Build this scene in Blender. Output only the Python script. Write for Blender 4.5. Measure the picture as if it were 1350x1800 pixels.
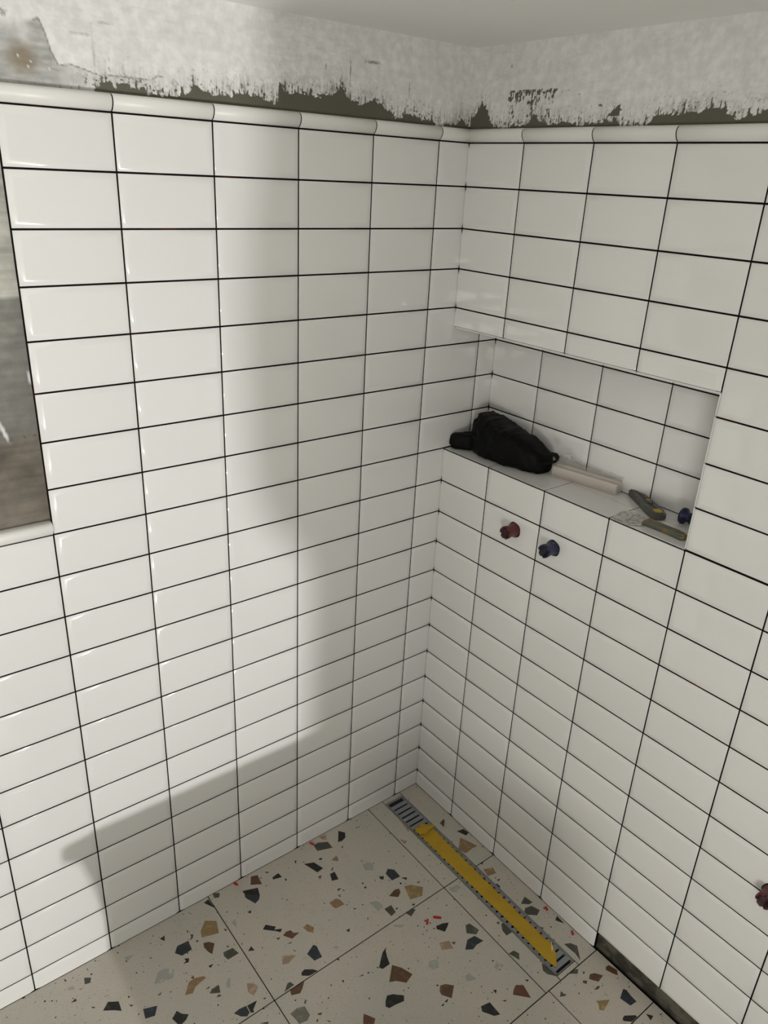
import bpy, bmesh, math, random
import numpy as np
from mathutils import Matrix, Vector
for o in list(bpy.data.objects): bpy.data.objects.remove(o)
scene = bpy.context.scene
COL = scene.collection

# ---------------------------------------------------------------- camera
cam_d = bpy.data.cameras.new('camera'); cam = bpy.data.objects.new('camera', cam_d); COL.objects.link(cam)
def rot(e):
    rx, ro, rz = e
    X = Matrix.Rotation(rx, 3, 'X'); R = Matrix.Rotation(ro, 3, 'Z'); Z = Matrix.Rotation(rz, 3, 'Z')
    return Z @ X @ R
cam.matrix_world = Matrix.Translation((-1.4869, -1.5605, 2.0009)) @ rot((1.1570, 0.0480, -0.6752)).to_4x4()
cam_d.sensor_fit = 'HORIZONTAL'; cam_d.sensor_width = 36.0
cam_d.lens = 1346.54 / 1350 * 36.0
cam_d.shift_x = 0.00831; cam_d.shift_y = 0.00075
cam_d.clip_start = 0.02; cam_d.clip_end = 30
scene.camera = cam

# ---------------------------------------------------------------- light
scene.view_settings.view_transform = 'Standard'
scene.view_settings.look = 'None'
scene.view_settings.gamma = 1.0
scene.view_settings.use_curve_mapping = False
scene.view_settings.exposure = 0.0
world = bpy.data.worlds.new('world'); scene.world = world; world.use_nodes = True
world.node_tree.nodes['Background'].inputs[0].default_value = (0.55, 0.56, 0.55, 1)
world.node_tree.nodes['Background'].inputs[1].default_value = 0.3
LAMP = (-1.20, -2.90, 0.60)
ld = bpy.data.lights.new('work_lamp_light', 'POINT'); ld.energy = 133; ld.shadow_soft_size = 0.022; ld.color = (1.0, 0.993, 0.975)
lo = bpy.data.objects.new('work_lamp_light', ld); lo.location = LAMP; COL.objects.link(lo)
# soft fill added from an unseen source low behind the camera
ad = bpy.data.lights.new('soft_fill_light', 'AREA'); ad.shape = 'RECTANGLE'; ad.size = 0.9; ad.size_y = 0.5; ad.energy = 37; ad.color = (1.0, 0.98, 0.91)
ao = bpy.data.objects.new('soft_fill_light', ad); ao.location = (-2.85, -2.6, 0.90)
ao.rotation_euler = Vector((2.75, 1.5, 0.15)).to_track_quat('-Z', 'Y').to_euler(); COL.objects.link(ao)

# ---------------------------------------------------------------- helpers
H = 2.0865                      # height of the joint under the capping tiles
CEIL = H + 0.209
RB, RU = 0.1013, 0.2025         # row and column pitch
def rowz(r): return H - RB * r
GAP = 0.0030
def obj(name, me, mat=None, parent=None, mw=None, kind=None):
    if isinstance(me, bmesh.types.BMesh):
        m = bpy.data.meshes.new(name); me.to_mesh(m); me.free(); me = m
    if mat is not None and len(me.materials) == 0: me.materials.append(mat)
    o = bpy.data.objects.new(name, me); COL.objects.link(o)
    if parent is not None: o.parent = parent
    if mw is not None: o.matrix_local = mw
    if kind: o['kind'] = kind
    return o
def empty(name, loc, label, cat, group=None, rz=0):
    o = bpy.data.objects.new(name, None); o.empty_display_size = 0.03; o.location = loc; o.rotation_euler = (0, 0, rz)
    COL.objects.link(o); o['label'] = label; o['category'] = cat
    if group: o['group'] = group
    return o
def tag(o, label, cat, group=None):
    o['label'] = label; o['category'] = cat
    if group: o['group'] = group
    return o
def box(bm, x0, x1, y0, y1, z0, z1):
    v = [bm.verts.new(c) for c in ((x0,y0,z0),(x1,y0,z0),(x1,y1,z0),(x0,y1,z0),(x0,y0,z1),(x1,y0,z1),(x1,y1,z1),(x0,y1,z1))]
    for f in ((0,3,2,1),(4,5,6,7),(0,1,5,4),(1,2,6,5),(2,3,7,6),(3,0,4,7)): bm.faces.new([v[i] for i in f])
def boxes(*bs):
    bm = bmesh.new()
    for b in bs: box(bm, *b)
    return bm
def smooth(me, on=True):
    me.polygons.foreach_set('use_smooth', [on] * len(me.polygons))
def smooth_bm(bm):
    for f in bm.faces: f.smooth = True
    return bm
def vnoise(x, y, seed, f):
    """numpy value noise, x,y arrays, frequency f (per metre, may be a pair)"""
    fx, fy = (f, f) if not isinstance(f, tuple) else f
    x = x * fx + 500.3; y = y * fy + 500.7
    xi = np.floor(x).astype(np.int64); yi = np.floor(y).astype(np.int64); xf = x - xi; yf = y - yi
    def h(a, b):
        n = (a * 374761393 + b * 668265263 + seed * 1274126177) & 0xffffffff
        n = ((n ^ (n >> 13)) * 1274126177) & 0xffffffff
        return ((n ^ (n >> 16)) & 0xffff) / 65535.0
    u = xf * xf * (3 - 2 * xf); v = yf * yf * (3 - 2 * yf)
    return (h(xi, yi) * (1-u) + h(xi+1, yi) * u) * (1-v) + (h(xi, yi+1) * (1-u) + h(xi+1, yi+1) * u) * v - 0.5
def fbm(x, y, seed, f, n=4):
    s = 0; a = 1
    for i in range(n):
        ff = f * 2**i if not isinstance(f, tuple) else (f[0]*2**i, f[1]*2**i)
        s = s + a * vnoise(x, y, seed + i * 17, ff); a *= 0.55
    return s
def srgb(r, g, b):
    f = lambda c: (c/255/12.92) if c/255 <= 0.04045 else ((c/255+0.055)/1.055)**2.4
    return (f(r), f(g), f(b), 1)

# ---------------------------------------------------------------- materials
def mat(name, color, rough=0.5, metal=0.0, coat=0.0, spec=0.5, alpha=1.0, trans=0.0, ior=1.5, bump=None, mix=None, rnd=0.0):
    m = bpy.data.materials.new(name); m.use_nodes = True; nt = m.node_tree; N = nt.nodes; L = nt.links
    b = N['Principled BSDF']; b.inputs['Base Color'].default_value = (*color[:3], 1)
    b.inputs['Roughness'].default_value = rough; b.inputs['Metallic'].default_value = metal
    b.inputs['Coat Weight'].default_value = coat; b.inputs['Specular IOR Level'].default_value = spec
    b.inputs['Alpha'].default_value = alpha; b.inputs['Transmission Weight'].default_value = trans; b.inputs['IOR'].default_value = ior
    tc = N.new('ShaderNodeTexCoord')
    src = None
    if mix:      # (color2, scale, low, high)
        n = N.new('ShaderNodeTexNoise'); n.inputs['Scale'].default_value = mix[1]; n.inputs['Detail'].default_value = 6
        L.new(tc.outputs['Object'], n.inputs['Vector'])
        r = N.new('ShaderNodeMapRange'); r.inputs[1].default_value = mix[2]; r.inputs[2].default_value = mix[3]
        L.new(n.outputs['Fac'], r.inputs[0])
        mx = N.new('ShaderNodeMix'); mx.data_type = 'RGBA'; mx.inputs[6].default_value = (*color[:3], 1); mx.inputs[7].default_value = (*mix[0][:3], 1)
        L.new(r.outputs[0], mx.inputs[0]); src = mx.outputs[2]
    if rnd:
        oi = N.new('ShaderNodeObjectInfo'); mr = N.new('ShaderNodeMapRange'); mr.inputs[3].default_value = 1 - rnd; mr.inputs[4].default_value = 1 + rnd
        L.new(oi.outputs['Random'], mr.inputs[0]); vm = N.new('ShaderNodeVectorMath'); vm.operation = 'SCALE'
        if src: L.new(src, vm.inputs[0])
        else: vm.inputs[0].default_value = color[:3]
        L.new(mr.outputs[0], vm.inputs['Scale']); src = vm.outputs[0]
    if src: L.new(src, b.inputs['Base Color'])
    if bump:     # (scale, strength, distance)
        n = N.new('ShaderNodeTexNoise'); n.inputs['Scale'].default_value = bump[0]; n.inputs['Detail'].default_value = 4
        L.new(tc.outputs['Object'], n.inputs['Vector'])
        bp = N.new('ShaderNodeBump'); bp.inputs['Strength'].default_value = bump[1]; bp.inputs['Distance'].default_value = bump[2]
        L.new(n.outputs['Fac'], bp.inputs['Height']); L.new(bp.outputs['Normal'], b.inputs['Normal'])
    return m
M = {}
M['tile'] = mat('glazed_white_ceramic', (0.80, 0.79, 0.768), 0.075, bump=(9, 0.35, 0.0006), rnd=0.012)
M['trim'] = mat('glazed_capping', (0.79, 0.775, 0.74), 0.36, rnd=0.012)
M['grout'] = mat('dark_grout', (0.006, 0.005, 0.0045), 0.95, spec=0.1, mix=((0.045, 0.014, 0.009), 14, 0.56, 0.70))
M['floorgrout'] = mat('floor_joint', (0.010, 0.008, 0.006), 0.95, spec=0.1)
M['ceiling'] = mat('matt_white_paint', (0.89, 0.885, 0.86), 0.8, bump=(30, 0.1, 0.001))
M['room'] = mat('far_room_paint', (0.40, 0.397, 0.38), 0.85)
M['mortar'] = mat('raw_mortar', (0.105, 0.095, 0.070), 0.95, mix=((0.035, 0.032, 0.022), 22, 0.45, 0.6), bump=(70, 0.8, 0.004))
M['steel'] = mat('drain_steel', (0.27, 0.29, 0.31), 0.45, metal=0.25)
M['steel_edge'] = mat('drain_edge_steel', (0.46, 0.46, 0.44), 0.4, metal=0.3)
M['steel_dark'] = mat('drain_channel', (0.012, 0.012, 0.012), 0.7)
M['film'] = mat('yellow_film', (0.52, 0.33, 0.03), 0.55, spec=0.25, mix=((0.47, 0.295, 0.025), 18, 0.4, 0.65))
M['film_back'] = mat('film_underside', (0.75, 0.62, 0.38), 0.6)
M['red'] = mat('dark_red_plastic', (0.10, 0.016, 0.012), 0.42, mix=((0.24, 0.09, 0.07), 60, 0.58, 0.72), bump=(120, 0.3, 0.001))
M['blue'] = mat('navy_plastic', (0.020, 0.026, 0.070), 0.4, mix=((0.08, 0.10, 0.12), 55, 0.58, 0.74), bump=(120, 0.3, 0.001))
M['hole'] = mat('hole_dark', (0.008, 0.006, 0.005), 0.95)
M['redclip'] = mat('bright_red_plastic', (0.45, 0.012, 0.018), 0.35)
M['black'] = mat('black_nylon', (0.0022, 0.0022, 0.002), 0.6, spec=0.14, bump=(45, 0.5, 0.004))
M['strap'] = mat('black_webbing', (0.004, 0.004, 0.004), 0.7, spec=0.2, bump=(500, 0.5, 0.001))
M['pvc'] = mat('white_pvc', (0.62, 0.555, 0.50), 0.35)
M['knifegrey'] = mat('grey_plastic', (0.10, 0.10, 0.092), 0.55, mix=((0.17, 0.165, 0.15), 60, 0.5, 0.7))
M['knifedark'] = mat('dark_plastic', (0.03, 0.03, 0.028), 0.5)
M['yellow'] = mat('worn_yellow_plastic', (0.50, 0.33, 0.02), 0.5)
M['blade'] = mat('blade_steel', (0.33, 0.33, 0.31), 0.32, metal=0.55, mix=((0.58, 0.57, 0.52), 45, 0.46, 0.54))
M['puttyhandle'] = mat('paint_smeared_handle', (0.24, 0.17, 0.028), 0.5, mix=((0.10, 0.105, 0.075), 38, 0.44, 0.56))
M['plaster_blob'] = mat('dried_plaster', (0.66, 0.64, 0.59), 0.85, mix=((0.3, 0.29, 0.26), 90, 0.5, 0.7))
M['blueplug'] = mat('deep_blue_plastic', (0.010, 0.013, 0.060), 0.4)
def wrap_mat():
    m = bpy.data.materials.new('clear_film'); m.use_nodes = True; N = m.node_tree.nodes; L = m.node_tree.links
    b = N['Principled BSDF']; b.inputs['Base Color'].default_value = (0.8, 0.77, 0.72, 1); b.inputs['Roughness'].default_value = 0.15
    t = N.new('ShaderNodeBsdfTransparent'); mx = N.new('ShaderNodeMixShader'); lw = N.new('ShaderNodeLayerWeight'); lw.inputs[0].default_value = 0.35
    mr = N.new('ShaderNodeMapRange'); mr.inputs[3].default_value = 0.07; mr.inputs[4].default_value = 0.5
    L.new(lw.outputs['Facing'], mr.inputs[0]); L.new(mr.outputs[0], mx.inputs[0]); L.new(t.outputs[0], mx.inputs[1]); L.new(b.outputs[0], mx.inputs[2])
    L.new(mx.outputs[0], N['Material Output'].inputs[0]); return m
M['wrap'] = wrap_mat()
def terrazzo_mat():
    m = bpy.data.materials.new('terrazzo_ground'); m.use_nodes = True; nt = m.node_tree; N = nt.nodes; L = nt.links
    b = N['Principled BSDF']; b.inputs['Roughness'].default_value = 0.42; b.inputs['Specular IOR Level'].default_value = 0.35
    tc = N.new('ShaderNodeTexCoord')
    def noise(s, d=5):
        n = N.new('ShaderNodeTexNoise'); n.inputs['Scale'].default_value = s; n.inputs['Detail'].default_value = d
        L.new(tc.outputs['Object'], n.inputs['Vector']); return n.outputs['Fac']
    def rng(src, a, c, lo=0, hi=1):
        r = N.new('ShaderNodeMapRange'); r.inputs[1].default_value = a; r.inputs[2].default_value = c; r.inputs[3].default_value = lo; r.inputs[4].default_value = hi
        L.new(src, r.inputs[0]); return r.outputs[0]
    def mix(f, a, c):
        x = N.new('ShaderNodeMix'); x.data_type = 'RGBA'; L.new(f, x.inputs[0])
        for i, q in ((6, a), (7, c)):
            if isinstance(q, tuple): x.inputs[i].default_value = q
            else: L.new(q, x.inputs[i])
        return x.outputs[2]
    c = mix(rng(noise(6, 3), 0.38, 0.62), (0.50, 0.475, 0.41, 1), (0.54, 0.49, 0.42, 1))
    c = mix(rng(noise(24, 5), 0.52, 0.72, 0, 0.45), c, (0.43, 0.42, 0.35, 1))
    c = mix(rng(noise(260, 2), 0.60, 0.68, 0, 0.50), c, (0.24, 0.215, 0.17, 1))
    c = mix(rng(noise(420, 2), 0.60, 0.66, 0, 0.35), c, (0.62, 0.59, 0.52, 1))
    L.new(c, b.inputs['Base Color']); return m
M['terrazzo'] = terrazzo_mat()
CH = dict(k=(0.018,0.018,0.017), n=(0.030,0.034,0.043), g=(0.070,0.070,0.055), b=(0.105,0.058,0.028), t=(0.27,0.175,0.095), a=(0.27,0.185,0.085),
          l=(0.36,0.36,0.31), p=(0.34,0.235,0.165), r=(0.125,0.055,0.033), m=(0.17,0.165,0.13))
for k, c in CH.items():
    M['chip_'+k] = mat('chip_stone_'+k, c, 0.4, spec=0.35, mix=(tuple(min(1, q*1.6+0.012) for q in c), 55, 0.52, 0.75))
def plaster_mat():
    m = bpy.data.materials.new('patchy_plaster'); m.use_nodes = True; nt = m.node_tree; N = nt.nodes; L = nt.links
    b = N['Principled BSDF']; b.inputs['Roughness'].default_value = 0.85; b.inputs['Specular IOR Level'].default_value = 0.3
    ac = N.new('ShaderNodeAttribute'); ac.attribute_name = 'Col'
    am = N.new('ShaderNodeAttribute'); am.attribute_name = 'Cem'
    tc = N.new('ShaderNodeTexCoord')
    def noise(s, d, v=None):
        n = N.new('ShaderNodeTexNoise'); n.inputs['Scale'].default_value = s; n.inputs['Detail'].default_value = d
        if v:
            mp = N.new('ShaderNodeMapping'); mp.inputs['Scale'].default_value = v; L.new(tc.outputs['Object'], mp.inputs[0]); L.new(mp.outputs[0], n.inputs['Vector'])
        else: L.new(tc.outputs['Object'], n.inputs['Vector'])
        return n.outputs['Fac']
    ms = N.new('ShaderNodeMath'); ms.operation = 'MULTIPLY_ADD'; L.new(noise(170, 4), ms.inputs[0]); ms.inputs[1].default_value = 1.0; ms.inputs[2].default_value = -0.5
    ad_ = N.new('ShaderNodeMath'); ad_.operation = 'ADD'; L.new(am.outputs['Fac'], ad_.inputs[0]); L.new(ms.outputs[0], ad_.inputs[1])
    r = N.new('ShaderNodeMapRange'); r.inputs[1].default_value = 0.42; r.inputs[2].default_value = 0.60; L.new(ad_.outputs[0], r.inputs[0])
    r2 = N.new('ShaderNodeMapRange'); r2.inputs[1].default_value = 0.35; r2.inputs[2].default_value = 0.7; r2.inputs[3].default_value = 0.9; r2.inputs[4].default_value = 1.07; L.new(noise(60, 6), r2.inputs[0])
    vm = N.new('ShaderNodeVectorMath'); vm.operation = 'SCALE'; L.new(ac.outputs['Color'], vm.inputs[0]); L.new(r2.outputs[0], vm.inputs['Scale'])
    mx = N.new('ShaderNodeMix'); mx.data_type = 'RGBA'; L.new(r.outputs[0], mx.inputs[0]); L.new(vm.outputs[0], mx.inputs[6]); mx.inputs[7].default_value = (0.118, 0.112, 0.084, 1)
    L.new(mx.outputs[2], b.inputs['Base Color'])
    bp = N.new('ShaderNodeBump'); bp.inputs['Strength'].default_value = 0.35; bp.inputs['Distance'].default_value = 0.0015
    L.new(noise(140, 5), bp.inputs['Height']); L.new(bp.outputs['Normal'], b.inputs['Normal']); return m
M['plaster'] = plaster_mat()
CHIP_DATA = """
a -864,-72 -837,-92 -849,-131 -895,-116 -889,-96
k -840,-16 -824,-12 -822,-49
g -804,-1 -786,-12 -795,-25 -808,-18
r -681,-14 -662,-21 -667,-58 -697,-40
k -728,-45 -684,-62 -692,-88 -727,-65
n -730,-61 -691,-87 -701,-100 -717,-106 -731,-73
k -629,-55 -606,-52 -604,-71 -631,-63
l -806,-122 -789,-118 -799,-145
k -742,-194 -728,-185 -707,-208 -719,-216
k -751,-118 -738,-119 -745,-128
k -639,-23 -628,-30 -633,-34
b -917,-87 -910,-94 -917,-103 -926,-104 -918,-96
b -831,-126 -825,-135 -832,-137
b -914,-114 -905,-118 -911,-123
b -726,-240 -714,-244 -722,-249
k -724,-209 -696,-224 -705,-231
n -976,-116 -962,-100 -930,-103 -933,-133 -963,-135
b -899,-134 -885,-139 -874,-153 -894,-179 -900,-165 -903,-147
g -867,-192 -839,-195 -833,-219 -866,-219 -870,-203
k -809,-229 -795,-220 -793,-237
t -1004,-243 -981,-216 -964,-214 -942,-223 -938,-231 -972,-238 -985,-250
b -972,-207 -961,-207 -967,-215
l -903,-277 -891,-267 -885,-270 -898,-294 -905,-288
g -950,-277 -940,-269 -919,-269 -926,-291
b -940,-297 -931,-292 -927,-301
p -857,-309 -842,-320 -837,-336 -859,-350 -866,-332
n -923,-361 -907,-359 -888,-362 -889,-383 -899,-388 -912,-379
k -886,-363 -858,-366 -878,-382 -879,-389 -887,-385
k -1057,-281 -1039,-269 -1031,-284 -1018,-295 -1029,-304 -1042,-308 -1051,-302
k -962,-146 -951,-153 -957,-163 -971,-158 -961,-156
b -954,-260 -940,-258 -945,-263
k -918,-204 -904,-207 -916,-213
k -915,-116 -905,-117 -910,-123
k -851,-180 -843,-185 -851,-185
k -883,-422 -862,-432 -865,-436
b -843,-370 -834,-373 -840,-376
k -920,-71 -916,-74 -922,-80
k -522,-69 -493,-82 -482,-117 -505,-120
k -357,-22 -343,-41 -354,-58 -371,-63 -384,-59
g -457,-25 -437,-24 -411,-40 -412,-68 -460,-50
p -425,-6 -399,-10 -410,-33 -419,-25
a -443,-107 -421,-101 -421,-113 -428,-123
k -477,-148 -460,-149 -466,-179 -486,-172
b -685,-18 -664,-19 -663,-30 -667,-58 -697,-39
t -536,-232 -512,-231 -504,-243 -502,-263 -532,-259 -536,-248
k -540,-41 -534,-44 -544,-54
b -466,-137 -450,-130 -463,-142
b -512,-134 -500,-137 -513,-147
k -639,-23 -628,-30 -634,-33
k -604,-86 -596,-81 -598,-91
k -473,-79 -462,-81 -467,-88 -475,-83
k -387,-82 -379,-82 -388,-89
k -490,-206 -477,-210 -491,-214
k -480,-214 -473,-224 -477,-224
k -501,-221 -495,-234 -499,-234
r -705,-244 -691,-239 -678,-243 -677,-254 -662,-263 -689,-268
t -645,-256 -629,-253 -619,-274 -630,-288 -641,-274
n -680,-332 -651,-319 -645,-327 -651,-364 -674,-361
p -739,-296 -707,-317 -737,-326 -752,-319
k -723,-370 -711,-366 -692,-379 -683,-391 -710,-389 -726,-377
g -788,-389 -769,-373 -761,-374 -756,-387
b -772,-391 -727,-392 -743,-408 -756,-416 -778,-407
m -806,-447 -783,-445 -765,-453 -766,-480 -779,-488 -801,-483 -802,-469
r -651,-559 -634,-587 -645,-596 -668,-580 -660,-569
l -611,-357 -598,-360 -596,-369 -606,-370
k -541,-482 -520,-464 -505,-452 -486,-445 -495,-453 -504,-472 -510,-491 -535,-491
k -549,-336 -536,-337 -545,-346
g -727,-241 -718,-239 -717,-250
b -709,-273 -695,-276 -699,-279
k -705,-296 -700,-309 -704,-305
k -623,-392 -615,-392 -618,-402
k -603,-470 -588,-472 -590,-475
k -646,-452 -640,-454 -645,-461
g -749,-488 -736,-493 -743,-497 -748,-493
b -761,-501 -753,-500 -761,-508
b -739,-515 -731,-526 -736,-525
k -761,-444 -753,-437 -759,-450
k -618,-534 -610,-534 -616,-538
n -334,-248 -317,-237 -302,-252 -303,-282 -333,-279
b -376,-318 -348,-310 -334,-315 -339,-328 -355,-337
a -316,-318 -296,-325 -270,-354 -293,-376 -331,-364
g -415,-345 -390,-346 -394,-373 -413,-376
l -369,-157 -360,-166 -343,-195 -357,-217 -379,-199 -373,-181
l -438,-301 -416,-310 -410,-333 -423,-346 -434,-341 -436,-324
g -371,-394 -346,-392 -340,-401 -366,-411
k -357,-244 -344,-252 -353,-261 -360,-254
k -304,-287 -288,-297 -295,-304
k -318,-297 -314,-305 -322,-307
k -418,-247 -410,-251 -420,-256
k -409,-240 -403,-249 -410,-248
g -417,-231 -408,-234 -416,-239
k -276,-330 -263,-331 -271,-335
k -408,-296 -404,-308 -407,-302
b -490,-289 -481,-294 -488,-296
k -387,-362 -378,-365 -386,-369
p -160,-106 -160,-155 -168,-160 -165,-135
p -213,-165 -197,-188 -210,-193
k -338,-380 -327,-384 -337,-388
b -23,-853 -12,-854 -5,-877 -16,-888 -23,-877 -30,-858
b -90,-847 -77,-840 -64,-846 -50,-864 -75,-868 -84,-857
b -109,-840 -99,-847 -107,-853 -113,-845
b -105,-875 -88,-874 -82,-879 -94,-881
a -125,-898 -92,-918 -129,-927 -138,-919 -127,-908
n -66,-932 -37,-921 -32,-928 -36,-945 -37,-964 -60,-961
k -106,-969 -96,-968 -72,-984 -70,-992 -92,-991 -110,-975
k -45,-999 -34,-1014 -50,-1017
g -196,-833 -181,-824 -180,-841
g -122,-806 -101,-805 -92,-811 -104,-819
g -64,-737 -47,-746 -37,-763 -66,-798 -61,-775 -63,-753
g -88,-823 -82,-827 -93,-831
k -91,-896 -86,-910 -90,-903
b -507,-497 -491,-518 -478,-551 -507,-560 -526,-540 -544,-531
k -586,-568 -572,-557 -557,-563 -535,-583 -544,-595 -571,-589 -588,-587 -593,-578
b -450,-631 -438,-620 -423,-625 -407,-642 -436,-664 -452,-641
r -284,-746 -269,-740 -252,-752 -262,-789 -295,-754
k -388,-726 -361,-732 -362,-771 -377,-765 -395,-738
l -416,-549 -393,-558 -406,-579 -424,-574 -426,-558
l -365,-640 -350,-639 -344,-665 -370,-655
l -261,-660 -253,-682 -280,-681 -280,-670
p -356,-524 -327,-535 -334,-560 -364,-545
n -283,-564 -257,-567 -247,-593 -272,-591 -290,-595 -309,-583
g -255,-528 -241,-529 -233,-560 -249,-567 -270,-547
k -326,-478 -304,-483 -289,-491 -299,-498 -318,-507 -332,-486
g -217,-664 -198,-666 -192,-681 -206,-695 -212,-676
g -165,-585 -152,-589 -152,-623 -180,-621 -178,-602
l -424,-402 -399,-422 -413,-422 -429,-406
k -446,-611 -439,-616 -445,-618
b -326,-542 -314,-549 -324,-553
k -329,-713 -321,-719 -331,-725
k -331,-748 -318,-755 -326,-755
k -473,-662 -461,-662 -468,-667
k -238,-744 -228,-750 -235,-753
k -459,-660 -444,-659 -453,-665
g -161,-738 -158,-753 -156,-791 -174,-770 -176,-756
g -1201,-42 -1186,-52 -1192,-65 -1206,-61
l -1094,-47 -1069,-55 -1091,-64
l -1057,-167 -1037,-141 -1019,-141 -997,-158 -1009,-180 -1040,-175
k -1191,-158 -1173,-143 -1150,-158 -1153,-186 -1167,-174
n -1107,-214 -1074,-227 -1089,-248 -1112,-241
k -992,-51 -977,-49 -984,-65
k -1251,-90 -1237,-85 -1237,-93
b -1246,-13 -1240,-22 -1245,-25
k -1097,0 -1089,-3 -1094,-7
k -1351,-3 -1339,-2 -1344,-8
b -1132,-181 -1123,-189 -1129,-191
b -1225,-64 -1212,-69 -1218,-69
l -1245,-44 -1229,-49 -1234,-57 -1245,-53
b -1063,-202 -1049,-198 -1056,-205
k -1212,-130 -1203,-138 -1210,-137
b -56,-192 -34,-186 -35,-194 -57,-214
k -33,-252 -8,-258 -5,-280 -20,-283
t -43,-279 -32,-302 -20,-336 -38,-334 -72,-336 -81,-310
t -70,-415 -40,-428 -47,-449 -77,-441
k -88,-471 -74,-478 -72,-491 -86,-499
g -66,-572 -38,-561 -33,-589 -47,-588
g -80,-598 -66,-590 -45,-596 -36,-621 -56,-628 -81,-607
k -24,-671 -9,-664 -11,-694
b -83,-654 -72,-666 -86,-678
g -167,-586 -157,-587 -156,-625 -177,-623 -177,-603
l -209,-405 -177,-409 -175,-422 -199,-428 -209,-416
b -173,-574 -164,-576 -171,-583
k -61,-392 -51,-395 -60,-400
g -87,-420 -77,-426 -86,-432
k -54,-674 -48,-680 -54,-680
k -87,-736 -76,-740 -84,-742
k -65,-468 -51,-471 -61,-475
"""

# ---------------------------------------------------------------- setting: floor, ceiling, walls
YB, XL = -3.40, -3.00           # far sides of the room, behind the camera
floor = obj('floor', boxes((XL, 0.02, YB, 0.01, -0.15, -0.011), (XL, -0.158, YB, 0.01, -0.011, -0.0022), (-0.0785, -0.004, YB, 0.01, -0.011, -0.0022), (-0.158, -0.0785, YB, -0.789, -0.011, -0.0022)), M['floorgrout'], kind='structure')
ceiling = obj('ceiling', boxes((XL-0.1, 0.30, YB-0.1, 0.15, CEIL, CEIL+0.1)), M['ceiling'], kind='structure')
obj('wall_back', boxes((XL-0.1, 0.30, YB-0.1, YB, -0.15, CEIL)), M['room'], kind='structure')
obj('wall_far_left', boxes((XL-0.1, XL, YB, 0.15, -0.15, CEIL)), M['room'], kind='structure')
# unseen blockers added behind the camera, cut to throw the left wall's stepped shadow
def prism_y(profile, y0, y1):
    bm = bmesh.new(); a = [bm.verts.new((x, y0, z)) for x, z in profile]; b = [bm.verts.new((x, y1, z)) for x, z in profile]
    n = len(a); bm.faces.new(a); bm.faces.new(b[::-1])
    for i in range(n): bm.faces.new((a[i], b[i], b[(i+1) % n], a[(i+1) % n]))
    bmesh.ops.recalc_face_normals(bm, faces=bm.faces); return bm
def shade_profile(pts, yplane):
    t = (yplane - LAMP[1]) / (0 - LAMP[1])
    return [(LAMP[0] + t*(x - LAMP[0]), LAMP[2] + t*(z - LAMP[2])) for x, z in pts]
up = shade_profile([(-0.60, H-0.05), (-0.640, H-0.20), (-0.655, H-0.42), (-0.645, H-0.70), (-0.625, H-0.84), (-0.595, H-0.91), (-0.545, H-0.965), (-0.50, H-1.01), (-0.475, H-1.07), (-0.462, H-1.15), (-0.460, H-1.5), (-0.460, H-1.9)], -2.15)
prof = [(0.0, CEIL-0.002), (up[0][0]+0.03, CEIL-0.002)] + up + [(up[-1][0], -0.01), (0.0, -0.01)]
obj('added_shadow_panel', prism_y(prof, -2.20, -2.15), M['room'], kind='structure')  # unseen panel, shaped backwards from the lamp to cast the upper shadow
lw = shade_profile([(-1.112, H-2.09), (-1.118, H-1.97), (-1.134, H-1.835), (-1.160, H-1.71), (-1.20, H-1.685), (-1.197, H-1.655), (-1.11, H-1.645), (-0.40, H-1.65)], -1.05)
prof = [(lw[0][0], -0.01)] + lw[1:] + [(lw[-1][0], -0.01)]
obj('added_low_shadow_block', prism_y(prof, -1.20, -1.05), M['mortar'], kind='structure')  # low block added off camera, outline projected from the wanted shadow

def ragged_wall(name, parent, axis, s0, s1, z0, z1, res, fields, off=0.010):
    """a sheet of real plaster relief in front of the masonry: axis 'L' (plane y) or 'R' (plane x)"""
    ns = max(2, int((s1-s0)/res)); nz = max(2, int((z1-z0)/res))
    S, Z = np.meshgrid(np.linspace(s0, s1, ns+1), np.linspace(z0, z1, nz+1))
    S = S.ravel(); Z = Z.ravel(); col, cem, dep = fields(S, Z)
    D = off - dep
    co = np.stack([-S, D, Z], 1) if axis == 'L' else np.stack([D, -S, Z], 1)
    i = np.arange(nz)[:, None]*(ns+1) + np.arange(ns)[None, :]; i = i.ravel()
    F = np.stack([i, i+ns+1, i+ns+2, i+1], 1) if axis == 'L' else np.stack([i, i+ns+1, i+ns+2, i+1], 1)
    me = bpy.data.meshes.new(name); me.from_pydata(co.tolist(), [], F.tolist())
    a = me.color_attributes.new('Col', 'FLOAT_COLOR', 'POINT'); a.data.foreach_set('color', np.hstack([col, np.ones((len(S), 1))]).ravel())
    c = me.attributes.new('Cem', 'FLOAT', 'POINT'); c.data.foreach_set('value', cem)
    smooth(me); return obj(name, me, M['plaster'], parent)
PL = [(-0.02,.038),(.003,.042),(.026,.052),(.039,.039),(.101,.033),(.143,.046),(.196,.051),(.234,.037),(.247,.047),(.273,.063),(.309,.072),(.333,.058),(.368,.067),(.391,.09),(.399,.077),(.446,.067),(.484,.07),(.51,.067),(.539,.071),(.545,.08),(.549,.045),(.572,.046),(.602,.054),(.657,.058),(.703,.052),(.732,.062),(.74,.072),(.748,.05),(.783,.043),(.809,.045),(.834,.042),(.841,.055),(.857,.05),(.873,.058),(.889,.054),(.896,.047),(.904,.063),(.912,.057),(.94,.040),(1.025,.034),(1.12,.03),(2.0,.03)]
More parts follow.
